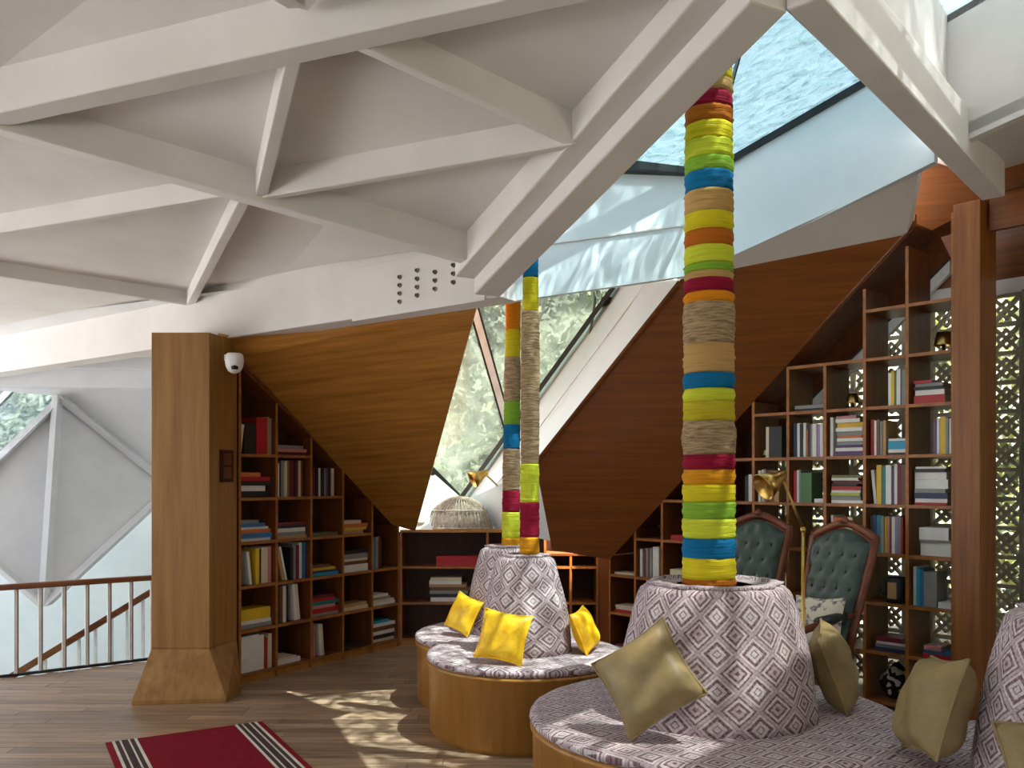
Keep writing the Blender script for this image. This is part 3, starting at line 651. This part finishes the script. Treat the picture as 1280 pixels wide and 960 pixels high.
# ------------------------------------------------------------------ upholstered seating islands
def seat_island(name, label, spots):
    o = tag(empty(name, (spots[0][0], spots[0][1], 0)), label, 'seat')
    x0, y0 = spots[0][:2]
    for n_, (x, y, r, cr, ct, dz) in enumerate(spots):
        X, Y = x-x0, y-y0; s_ = .49-dz
        MB().lathe([(r-.05, 0), (r-.03, 0), (r-.03, .02), (r-.012, .025), (r-.008, s_-.075), (r+.004, s_-.07), (r+.004, s_-.05), (r-.03, s_-.05)], (X, Y, 0), 72).build('drum', 'drum_wood', o, True)
        a = [(r-.03, s_-.05), (r-.005, s_-.045), (r+.006, s_-.03), (r+.002, s_-.012), (r-.025, s_-.002), (r-.07, s_), (.02, s_+.004)]
        MB().lathe(a, (X, Y, 0), 72, wob=lambda k, i: .003*math.sin(i*2.1+k)).build('seat_cushion', 'kilim', o, True, uv=lambda c: (c.x, c.y+.3*0))
        H = 1.075; pr = []
        for k in range(11):
            t = k/10; pr.append((cr+(ct-cr)*t+.018*math.sin(math.pi*t), s_+(H-.05-s_)*t))
        pr += [(ct-.012, H-.022), (ct-.035, H-.004), (ct-.07, H), (.01, H-.01)]
        circ = 2*math.pi*(cr+ct)/2; nrep = max(1, round(circ/.16)); cw = nrep*.16
        MB().lathe(pr, (X, Y, 0), 64, wob=lambda k, i: .006*math.sin(i*1.3+k*.5)*(1 if k < 12 else 0)).build('back_cone', 'kilim', o, True,
            uv=lambda c, X=X, Y=Y, cw=cw: ((math.atan2(c.y-Y, c.x-X)/(2*math.pi)+.5)*cw, c.z, cw))
        MB().lathe([(ct-.06, H-.004), (ct-.05, H+.012), (ct-.09, H+.016), (ct-.10, H-.004)], (X, Y, 0), 48, wob=lambda k, i: .012*math.sin(i*2.7)+.008*math.sin(i*1.1)).build('top_ruffle', 'kilim', o, True, uv=lambda c: (c.x*2, c.y*2))
    return o
NEAR = (.93, 4.05); MID = (.085, 5.5); BACK = (-.04, 6.26); FAR = (2.14, 3.12)
seat_island('seating_island', 'large round diamond patterned seat with cone back around the thick wrapped pole', [(NEAR[0], NEAR[1], .843, .458, .345, 0), (FAR[0], FAR[1], .843, .458, .345, .012)])
seat_island('seating_island', 'smaller round patterned seat with two cone backs around the thin wrapped poles', [(MID[0], MID[1], .61, .285, .19, 0), (BACK[0], BACK[1], .64, .285, .19, .012)])

# yarn wrapped poles
def pole(x, y, bands, r0, r1, label, top, tilt=0):
    o = tag(empty('wrapped_pole', (x, y, 0)), label, 'pole', 'yarn wrapped poles')
    zz = lambda v: EYE+(HZ-v)/F*y
    zb = zz(bands[-1][1])
    MB().lathe([(r0*.8, zb-.004), (r1*.8, top)], n=20).build('core', 'rail_wood', o, True)
    for va, vb_, c in bands:
        za, zc = zz(vb_), zz(va); t = (za-zb)/(top-zb); r = r0+(r1-r0)*t
        big = r0*.03 if c != 'burlap' else r0*.06
        n = max(4, int((zc-za)/.012)); pr = [(r*.8, za)]
        ph = rnd.random()*6
        for k in range(n+1):
            q = k/n; pr.append((r+big*math.sin(math.pi*q)**.6+r0*.02*math.sin(ph+k*2.4)+(rnd.random()-.5)*r0*.035, za+(zc-za)*q))
        pr.append((r*.8, zc))
        MB().lathe(pr, n=28, wob=lambda k, i: r0*.018*math.sin(i*1.7+k*.9+ph), cap=False).build('yarn_band', 'yarn_'+c, o, True)
    if tilt: o.rotation_euler = (0, tilt, 0)
    return o
b1 = [(60,92,'tan'),(92,106,'yellow'),(106,122,'tan'),(122,140,'maroon'),(140,160,'rust'),(160,181,'yellow'),(181,202,'lime'),(202,220,'green'),(220,243,'blue'),(243,270,'tan'),(270,292,'yellow'),(292,312,'rust'),(312,333,'lime'),(333,343,'green'),(343,352,'tan'),(352,368,'maroon'),(368,381,'orange'),(381,432,'burlap'),(432,468,'tan'),(468,487,'blue'),(487,503,'lime'),(503,527,'olive'),(527,569,'burlap'),(569,587,'maroon'),(587,606,'gold'),(606,627,'yellow'),(627,648,'green'),(648,672,'lime'),(672,696,'blue'),(696,722,'yellow'),(722,733,'rust')]
pole(.906, 4.05, b1, .119, .102, 'thick pole wrapped in bright yarn bands through the large seat', 3.6)
b2 = [(290,318,'gold'),(318,348,'blue'),(348,390,'yellow'),(390,580,'burlap'),(580,628,'lime'),(628,671,'maroon'),(671,692,'gold')]
pole(.105, 5.5, b2, .060, .044, 'thin pole with long burlap middle, through the nearer small cone back', 3.1, .004)
b3 = [(350,378,'gold'),(378,413,'orange'),(413,447,'yellow'),(447,502,'burlap'),(502,531,'green'),(531,561,'blue'),(561,613,'burlap'),(613,640,'maroon'),(640,672,'lime'),(672,684,'gold')]
pole(-.02, 6.26, b3, .063, .05, 'thin pole with blue and green bands, through the farther small cone back', 2.95, .01)

# ------------------------------------------------------------------ cushions
def cushion(loc, size, rot, mat, label, group, puff=.085):
    n = 14; mb = MB(); W = size/2; top = []; bt = []
    for j in range(n+1):
        for i in range(n+1):
            a, b = i/n*2-1, j/n*2-1
            pin = 1-.10*(1-a*a)*(b*b)*1 ; pin2 = 1-.10*(1-b*b)*(a*a)
            x = a*W*pin2; y = b*W*pin
            h = puff*((1-a**4)*(1-b**4))**.55*(1+.06*math.sin(5*a+3*b)+.05*math.sin(7*b-2*a))
            top.append((x, y, h)); bt.append((x, y, -h))
    mb.v = top+bt; off = len(top)
    for j in range(n):
        for i in range(n):
            q = j*(n+1)+i; f_ = (q, q+1, q+n+2, q+n+1); mb.f.append(f_); mb.f.append(tuple(off+k for k in reversed(f_))); mb.m += [0, 0]
    o = empty('cushion', loc)
    o.rotation_euler = rot; tag(o, label, 'cushion', group)
    c = mb.build('cover', mat, o, True)
    pts = [(a*W*(1 if True else 0), b*W, 0) for a, b in ()]
    ed = []
    for s_ in range(4):
        for k in range(n):
            t = k/n*2-1; e = W*(1-.10*(1-t*t))
            ed.append([(t*W, -e, 0), (e, t*W, 0), (-t*W, e, 0), (-e, -t*W, 0)][s_])
    ed.append(ed[0]); MB().tube(ed, .006, 6).build('seam', mat, c, True)
    return o
def facing(yaw, lean, roll=0):   # cushion standing upright, face towards yaw (deg, 0 = towards camera), leaning back by lean
    R = Matrix.Rotation(math.radians(yaw), 3, 'Z') @ Matrix.Rotation(math.radians(90-lean), 3, 'X') @ Matrix.Rotation(math.radians(roll), 3, 'Z')
    return R.to_euler()
OG = 'olive cushions on the large seat'
cushion(P(813, 838, 3.66)+Vector((-.018, -.03, -.026)), .37, facing(-30, 22, 38), 'olive_satin', 'olive gold cushion propped diamondwise on the left of the large cone back', OG)
cushion(P(1030, 832, 4.13)+Vector((.038, -.018, .004)), .36, facing(66, 20, 8), 'olive_satin', 'olive gold cushion leaning right of the large cone back beside the floor lamp', OG)
cushion(P(1189, 876, 3.30)+Vector((-.055, .02, -.022)), .38, facing(-100, 20, 10), 'olive_satin', 'plump olive gold cushion leaning on the far right cone back', OG, .10)
cushion(P(1335, 990, 2.75)+Vector((-.10, -.185, .10)), .36, facing(-28, 30, 10), 'olive_satin', 'olive gold cushion mostly cut off at the lower right corner', OG)
cushion(P(583, 763, 6.08)+Vector((-.018, -.022, -.020)), .25, facing(-40, 22, -14), 'yellow_satin', 'yellow satin cushion on the farther small seat near the bookcase', 'yellow cushions', .05)
cushion(P(629, 787, 5.10)+Vector((0, .0, -.04)), .29, facing(-14, 22, -8), 'yellow_satin', 'yellow satin cushion in front of the nearer small cone back', 'yellow cushions', .05)
cushion(P(722, 780, 5.45)+Vector((.042, -.018, -.034)), .26, facing(66, 22, 6), 'yellow_satin', 'yellow satin cushion at the right of the nearer small cone back', 'yellow cushions', .055)

# ------------------------------------------------------------------ tufted armchairs
def armchair(loc, rz, label, sc=1.0):
    o = tag(empty('tufted_armchair', loc, rz), label, 'armchair', 'green tufted armchairs')      # faces local -y
    o.scale = (sc*.88, sc, sc)
    RX = Matrix.Translation((0, .26, .44)) @ Matrix.Rotation(math.radians(-15), 4, 'X')
    def hw(t): return .215+.075*t-.0*t          # half width, wider at the top
    def topz(a): return .86-.05*abs(a)**2+.035*math.cos(a*math.pi)*.6
    mb = MB(); n, m_ = 28, 34; dim = []
    for r in range(7):
        for c in range(5): dim.append(((c-2+(.5 if r % 2 else 0))*.115, .10+r*.112))
    rows = []
    for j in range(m_+1):
        t = j/m_; rw = []
        for i in range(n+1):
            a = i/n*2-1; x = a*(hw(t)-.02); z = .02+t*(topz(a)-.06)
            e = (1-a**6)*(1-(2*t-1)**8)
            h = .045*max(0, e)**.5
            for dx, dz in dim:
                q = ((x-dx)**2+(z-dz)**2); h -= .022*math.exp(-q/.0011)
            rw.append(RX @ Vector((x, -.02-h, z)))
        rows.append(rw)
    mb.loft(rows, close=False)
    bk = mb.build('backrest', 'green_leather', o, True)
    for dx, dz in dim:
        t = dz/.8
        if abs(dx) > hw(t)-.06 or dz > .76: continue
        MB().lathe([(.002, .008), (.010, .004), (.012, 0)], n=8).build('button', 'button', bk, True).matrix_local = RX @ Matrix.Translation((dx, -.046, dz)) @ Matrix.Rotation(math.pi/2, 4, 'X')
    MB().prism([RX @ Vector((-hw(0), 0, 0)), RX @ Vector((hw(0), 0, 0)), RX @ Vector((hw(1), 0, .80)), RX @ Vector((0, 0, .85)), RX @ Vector((-hw(1), 0, .80))], RX.to_3x3() @ Vector((0, .04, 0))).build('back_panel', 'chair_wood', o)
    path = [(-hw(0), 0, -.02)]+[(-hw(t), 0, t*.78) for t in (.2,.4,.6,.8,1)]
    arch = [(a*hw(1), 0, topz(a)) for a in [-1+.2*k for k in range(11)]]
    path = path+arch[0:]+[(hw(t), 0, t*.78) for t in (1,.8,.6,.4,.2)]+[(hw(0), 0, -.02)]
    MB().tube([RX @ Vector(p) for p in path], .028, 8).build('back_frame', 'chair_wood', o, True)
    MB().tube([RX @ Vector((-.05, -.01, .875)), RX @ Vector((0, -.02, .90)), RX @ Vector((.05, -.01, .875))], [.012, .03, .012], 8).build('crest', 'chair_wood', o, True)
    st = MB(); rings = []
    for k, (sx, z) in enumerate(((.94, .34), (1, .36), (1, .44), (.95, .475), (.8, .49), (.3, .495))):
        rings.append([(sx*x, -.02+sx*y, z) for x, y in ((-.27,-.29),(0,-.315),(.27,-.29),(.27,0),(.25,.27),(-.25,.27),(-.27,0))])
    st.loft(rings).build('seat', 'green_leather', o, True)
    MB().box((-.275, -.31, .28), (.275, .26, .345)).build('seat_rail', 'chair_wood', o, bevel=.015)
    for s_ in (-1, 1):
        MB().tube([(s_*.26, .27, .72), (s_*.30, .0, .70), (s_*.31, -.2, .68), (s_*.30, -.26, .62), (s_*.285, -.2, .5), (s_*.27, -.2, .33)], [.02,.024,.026,.026,.02,.022], 8).build('armrest', 'chair_wood', o, True)
        MB().tube([(s_*.292, .16, .73), (s_*.305, -.1, .715)], [.03, .03], 8).build('arm_pad', 'button', o, True)
        MB().tube([(s_*.25, -.27, .30), (s_*.27, -.30, .2), (s_*.25, -.29, .06), (s_*.26, -.31, 0)], [.032,.03,.018,.022], 8).build('leg', 'chair_wood', o, True)
        MB().tube([(s_*.22, .24, .30), (s_*.22, .28, .12), (s_*.22, .33, 0)], [.028,.024,.02], 8).build('leg', 'chair_wood', o, True)
    return o
CH2 = Vector((1.78, 5.54, 0)); CH1 = Vector((1.47, 6.14, 0))
armchair(CH2, math.radians(-60), 'green tufted armchair holding a floral cushion, nearer the post', .98)
armchair(CH1, math.radians(-46), 'green tufted armchair partly hidden behind the thick wrapped pole', 1.0)
o = cushion(P(1022, 780, 5.47), .34, facing(-52, 16, 3), 'floral_cloth', 'small floral cushion sitting in the green armchair', None, .06)

# ------------------------------------------------------------------ brass reading lamps
def reading_lamp(base_pt, elbow, head, label, sc=1.0, floor=True):
    o = tag(empty('reading_lamp', base_pt), label, 'lamp', 'brass reading lamps')
    b = Vector(base_pt); e = Vector(elbow)-b; h = Vector(head)-b
    MB().lathe([(.002, 0), (.12*sc, 0), (.12*sc, .012), (.02*sc, .022), (.002, .03)], n=28).build('base', 'brass', o, True)
    MB().tube([(0, 0, .015), (0, 0, e.z)], .010, 10).build('pole', 'brass', o, True)
    MB().lathe([(.002,-.015), (.016,-.012), (.016,.012), (.002,.015)], n=12).build('joint', 'brass', o, True).location = (0, 0, e.z)
    neck = h+Vector((.075, .02, .035))
    MB().tube([(0, 0, e.z), neck], .008, 10).build('arm', 'brass', o, True)
    sh = MB().lathe([(.016, .12), (.030, .10), (.036, .06), (.062, .01), (.082, -.05), (.078, -.05), (.056, .01), (.03, .06), (.024, .10)], n=28).build('shade', 'brass', o, True)
    sh.rotation_euler = Vector((.8, .25, .45)).to_track_quat('Z', 'Y').to_euler(); sh.location = h
    return o
lp = P(1004, 700, 4.97)
reading_lamp((lp.x, lp.y, 0), P(1004, 662, 4.97), P(962, 604, 4.92), 'brass floor reading lamp standing beside the green armchairs')
lp2 = P(641, 640, 8.28)
reading_lamp((lp2.x, lp2.y, zt), P(641, 625, 8.28), P(596, 597, 8.1), 'brass reading lamp standing on the low bookcase', .8)

# ------------------------------------------------------------------ rug
q0_, q1_ = Vector((-2.39, 5.17, 0)), Vector((-1.60, 5.63, 0)); rx = (q1_-q0_).normalized(); ry = Vector((rx.y, -rx.x, 0)); Wd = (q1_-q0_).length
rug = empty('rug', q0_, math.atan2(rx.y, rx.x)); tag(rug, 'dark red flat woven rug with striped borders on the plank floor', 'rug')
Lr = 2.0
MB().box((0, -Lr, 0), (Wd, 0, .008)).build('field', 'rug_red', rug, bevel=.003)
for side in (0, 1):
    xs = .035
    for wdt, m_ in ((.016, 'rug_cream'), (.022, 'rug_dark'), (.010, 'rug_cream'), (.035, 'rug_dark'), (.010, 'rug_cream'), (.022, 'rug_dark'), (.016, 'rug_cream')):
        a = xs if side == 0 else Wd-xs-wdt
        MB().box((a, -Lr+.004, .006), (a+wdt, -.004, .0092)).build('stripe', m_, rug); xs += wdt+.001

# ------------------------------------------------------------------ stair railing, stair, far side of the hall
ra, rb_ = Vector((-5.6, 5.65, 0)), Vector((-2.78, 7.84, 0)); rdir = (rb_-ra).normalized(); rl = (rb_-ra).length
rg = tag(empty('stair_railing', ra, math.atan2(rdir.y, rdir.x)), 'landing railing with brown handrail and pale balusters left of the pillar', 'railing')
MB().box((0, -.03, .685), (rl, .03, .73)).build('handrail', 'rail_wood', rg, bevel=.01)
MB().box((0, -.012, .0), (rl, .012, .022)).build('bottom_rail', 'dark_metal', rg)
k = .06
while k < rl:
    b_ = MB().box((k-.011, -.011, .022), (k+.011, .011, .685)).build('baluster', 'white_metal', rg)
    MB().box((k+.011, -.012, .022), (k+.020, .012, .685)).build('baluster_edge', 'rail_wood', b_)
    k += .172
s0, s1 = P(-60, 895, 7.8), P(215, 728, 8.9)
sr = tag(empty('stair_handrail', s0), 'sloping wooden stair handrail seen through the balusters', 'handrail')
dv = s1-s0; MB().beam((0,0,0), dv, (0, .06, 0), (0, 0, .07)).build('handrail', 'rail_wood', sr, bevel=.01)
for k in range(1, 13):
    p = dv*(k/13); MB().box((-.012, .018, -1.1), (.012, .042, .01)).build('baluster', 'white_metal', sr).location = p
hs_ = empty('wall_far'); struct(hs_, 'folded white wall and roof beyond the stairwell')
n0 = P(75, 495, 10.4); nb_ = P(58, 756, 9.7); nr_ = P(217, 609, 11.2); nl_ = P(-75, 640, 9.4); nu = P(260, 470, 10.8)
for tr in ([n0, nb_, nr_], [n0, nl_, nb_], [n0, nr_, nu]): MB().prism(tr, (0, .06, .02)).build('facet', 'plaster_far', hs_)
for a, b, wd in ((n0, nb_, .07), (n0, nr_, .11), (nb_, nr_, .11), (nb_, nl_, .08)):
    MB().beam(a+Vector((-wd/2, -.12, 0)), b+Vector((-wd/2, -.12, 0)), (wd, 0, 0), (0, .14, .0)).build('rib', 'plaster_far', hs_, bevel=.005)
MB().prism([Vector((-9, 11.6, -3)), Vector((-1.5, 11.6, -3)), Vector((-1.5, 11.6, 1.3)), Vector((-9, 11.6, 1.3))], (0, .1, 0)).build('lower_wall', 'paint_cool_skylit', hs_)
MB().prism([Vector((-2.3, 7.6, -3)), Vector((-1.5, 11.6, -3)), Vector((-1.5, 11.6, 4)), Vector((-2.3, 7.6, 4))], (.1, 0, 0)).build('side_wall', 'plaster_far', hs_)
MB().box((-9, 6.2, -3.1), (-1.4, 11.7, -3)).build('lower_floor', 'plank_wood', hs_)
MB().prism([n0, nu, P(260, 430, 9.0), P(-100, 440, 9.2), P(-100, 480, 10)], (0, .05, .05)).build('facet', 'plaster_far', hs_)
MB().beam(P(-60, 482, 9.6), P(210, 486, 9.9), (0, .2, 0), (0, 0, .22)).build('beam', 'plaster_far', hs_, bevel=.008)
MB().beam(P(-60, 458, 8.9), P(210, 462, 9.1), (0, .15, 0), (0, 0, .12)).build('beam', 'plaster_far', hs_, bevel=.008)
MB().prism([E0+s3*.18+Vector((0,0,.3)), V1+s3*.18+Vector((0,0,.3)), P(260, 430, 9.0)+Vector((0,0,.25)), P(-200, 455, 9.2)+Vector((0,0,.25))], (0, 0, .05)).build('facet', 'plaster_far', hs_)
MB().box((-7, 8.6, 4.0), (-1.3, 12.2, 4.1)).build('sun_block_slab', 'plaster_far', hs_)  # unseen slab added to keep direct sun off the far stair wall
MB().prism([Vector((-2.3, 7.6, 3.0)), Vector((-1.3, 12, 4.0)), Vector((-6, 12, 4.0)), Vector((-6, 8.6, 4.0))], (0,0,.08)).build('sun_block_slab', 'plaster_far', hs_)
w4 = struct(empty('window_4'), 'slanted skylight beyond the stairwell')
MB().prism([n0, nl_, P(-160, 600, 10.2), P(-60, 470, 10.8)], (0, .02, .02)).build('pane', 'sky_glass', w4)
for t in (0, .45):
    MB().beam(mid(n0, P(-60, 470, 10.8), t)+Vector((0,-.05,0)), mid(nl_, P(-160, 600, 10.2), t)+Vector((0,-.05,0)), (.1, 0, 0), (0, .06, .0)).build('glazing_bar', 'white_metal', w4)

# ------------------------------------------------------------------ concrete lattice screen outside the right bookcase
ws = struct(empty('wall_screen', R0+RB*.62+RD*3.4, RA), 'pierced concrete lattice screen behind the tall bookcase')
bs = .2
def lattice_block():
    mb = MB(); t = .05; e = .014
    mb.box((0, 0, 0), (bs, t, e)).box((0, 0, bs-e), (bs, t, bs)).box((0, 0, e), (e, t, bs-e)).box((bs-e, 0, e), (bs, t, bs-e))
    for a in (45, -45):
        Mx = Matrix.Translation((bs/2, t/2, bs/2)) @ Matrix.Rotation(math.radians(a), 4, 'Y')
        mb.box((-.012, -.02, -.125), (.012, .02, .125), Mx)
    Mx = Matrix.Translation((bs/2, t/2, bs/2)) @ Matrix.Rotation(math.radians(45), 4, 'Y'); r = .052
    for lo, hi in (((-r, -.02, -r), (r, .02, -r+.016)), ((-r, -.02, r-.016), (r, .02, r)), ((-r, -.02, -r), (-r+.016, .02, r)), ((r-.016, -.02, -r), (r, .02, r))): mb.box(lo, hi, Mx)
    return mb
first = None
for i in range(24):
    for k in range(14):
        x = 1.0+i*bs; z = k*bs+.02
        if i < 4 and k > 8: continue
        if 3.63 < x+bs/2 < 3.83: continue
        if i > 13 and k > 13: continue
        if x > 4.6: continue
        if first is None: first = lattice_block().build('lattice_block', 'lattice', ws).data; ws.children[0].location = (x, 0, z)
        else: link('lattice_block', first, ws, (x, 0, z))
MB().box((3.62, -.06, 0), (3.80, .12, 2.83)).build('concrete_post', 'concrete', ws, bevel=.006)
MB().box((.8, -.03, 2.82), (6.2, .1, 2.92)).build('concrete_lintel', 'plaster', ws)
MB().box((.8, -.03, 2.92), (6.2, .1, 4.0)).build('upper_band', 'veneer_right', ws)
sw = MB().box((0, 0, 0), (.05, .012, .13)).build('light_switch', 'white_plastic', bevel=.004)
swM = Matrix.Translation(R0+RB*.62+RD*3.4) @ Matrix.Rotation(RA, 4, 'Z'); sw.matrix_world = swM @ Matrix.Translation((3.66, -.074, 2.52)); tag(sw, 'white switch plate on the concrete post', 'switch')
MB().box((.012, -.006, .03), (.038, 0, .10)).build('rocker', 'white_metal', sw)

# ------------------------------------------------------------------ rest of the hall behind the camera, with its windows
wb = struct(empty('wall_back'), 'rear wall with wide windows')
for lo, hi in (((-6.5, -4.2, 0), (5.6, -4, .8)), ((-6.5, -4.2, 2.6), (5.6, -4, 3.7)), ((-6.5, -4.2, .8), (-3.6, -4, 2.6)), ((-.6, -4.2, .8), (5.6, -4, 2.6))): MB().box(lo, hi).build('wall_block', 'plaster', wb)
wlf = struct(empty('wall_window_side'), 'left hand window wall of the hall')
for lo, hi in (((-6.5, -4, 0), (-6.4, 4.6, .12)), ((-6.5, -4, 3.05), (-6.4, 5.0, 3.7)), ((-6.5, 4.5, 0), (-6.4, 4.9, 3.7)), ((-6.5, .2, .12), (-6.4, .4, 3.05))): MB().box(lo, hi).build('wall_block', 'plaster', wlf)
wrr = struct(empty('wall_side'), 'right hand side wall of the hall')
for lo, hi in (((5.5, -4, 0), (5.6, 7.2, .5)), ((5.5, -4, 2.6), (5.6, 7.2, 3.7)), ((5.5, 1, .5), (5.6, 7.2, 2.6))): MB().box(lo, hi).build('wall_block', 'plaster', wrr)

# ------------------------------------------------------------------ outdoors
tr_ = MB().box((-24, -14, -.30), (-6.55, 8.5, -.27)).build('bounce_slab', 'bounce_stone'); struct(tr_, 'unseen pale paving added to bounce sunlight onto the ceiling')  # added outside the windows to throw sunlight up at the ceiling
gd = MB().box((-40, -40, -3.6), (40, 40, -3.2)).build('ground', 'soil'); struct(gd, 'sloping ground outside')
def foliage(name, label, box, n, size, mats, seed):
    r = random.Random(seed); mb = MB()
    for _ in range(n):
        c = Vector([lo+(hi-lo)*r.random() for lo, hi in box]); s_ = size*(.6+r.random()*.8)
        a = Vector((r.gauss(0,1), r.gauss(0,1), r.gauss(0,1))).normalized(); b = a.cross(Vector((r.gauss(0,1), r.gauss(0,1), r.gauss(0,1)))).normalized()
        mb.poly([c-a*s_, c+b*s_*.5, c+a*s_, c-b*s_*.5], r.randrange(len(mats)))
    o = mb.build(name, mats); o['kind'] = 'stuff'; o['label'] = label; o['category'] = 'foliage'; return o
foliage('garden_foliage', 'sunlit leaves outside the lattice screen', ((4.6, 9.5), (7.6, 10.5), (-1, 3.4)), 12000, .09, ['leaf_a', 'leaf_b', 'leaf_c'], 1)
foliage('hillside_foliage', 'pale hillside leaves beyond the angular window', ((-3.5, 5), (12.5, 15.5), (-1, 6.2)), 16000, .11, ['leaf_b', 'hill_rock', 'leaf_c'], 2)
hl = MB().prism([Vector((-14, 15.5, -4)), Vector((14, 15.5, -4)), Vector((14, 19, 6)), Vector((-14, 19, 6))], (0, 1, 0)).build('hillside', 'hill_rock'); struct(hl, 'pale hillside behind the building')
bpy.context.view_layer.update()
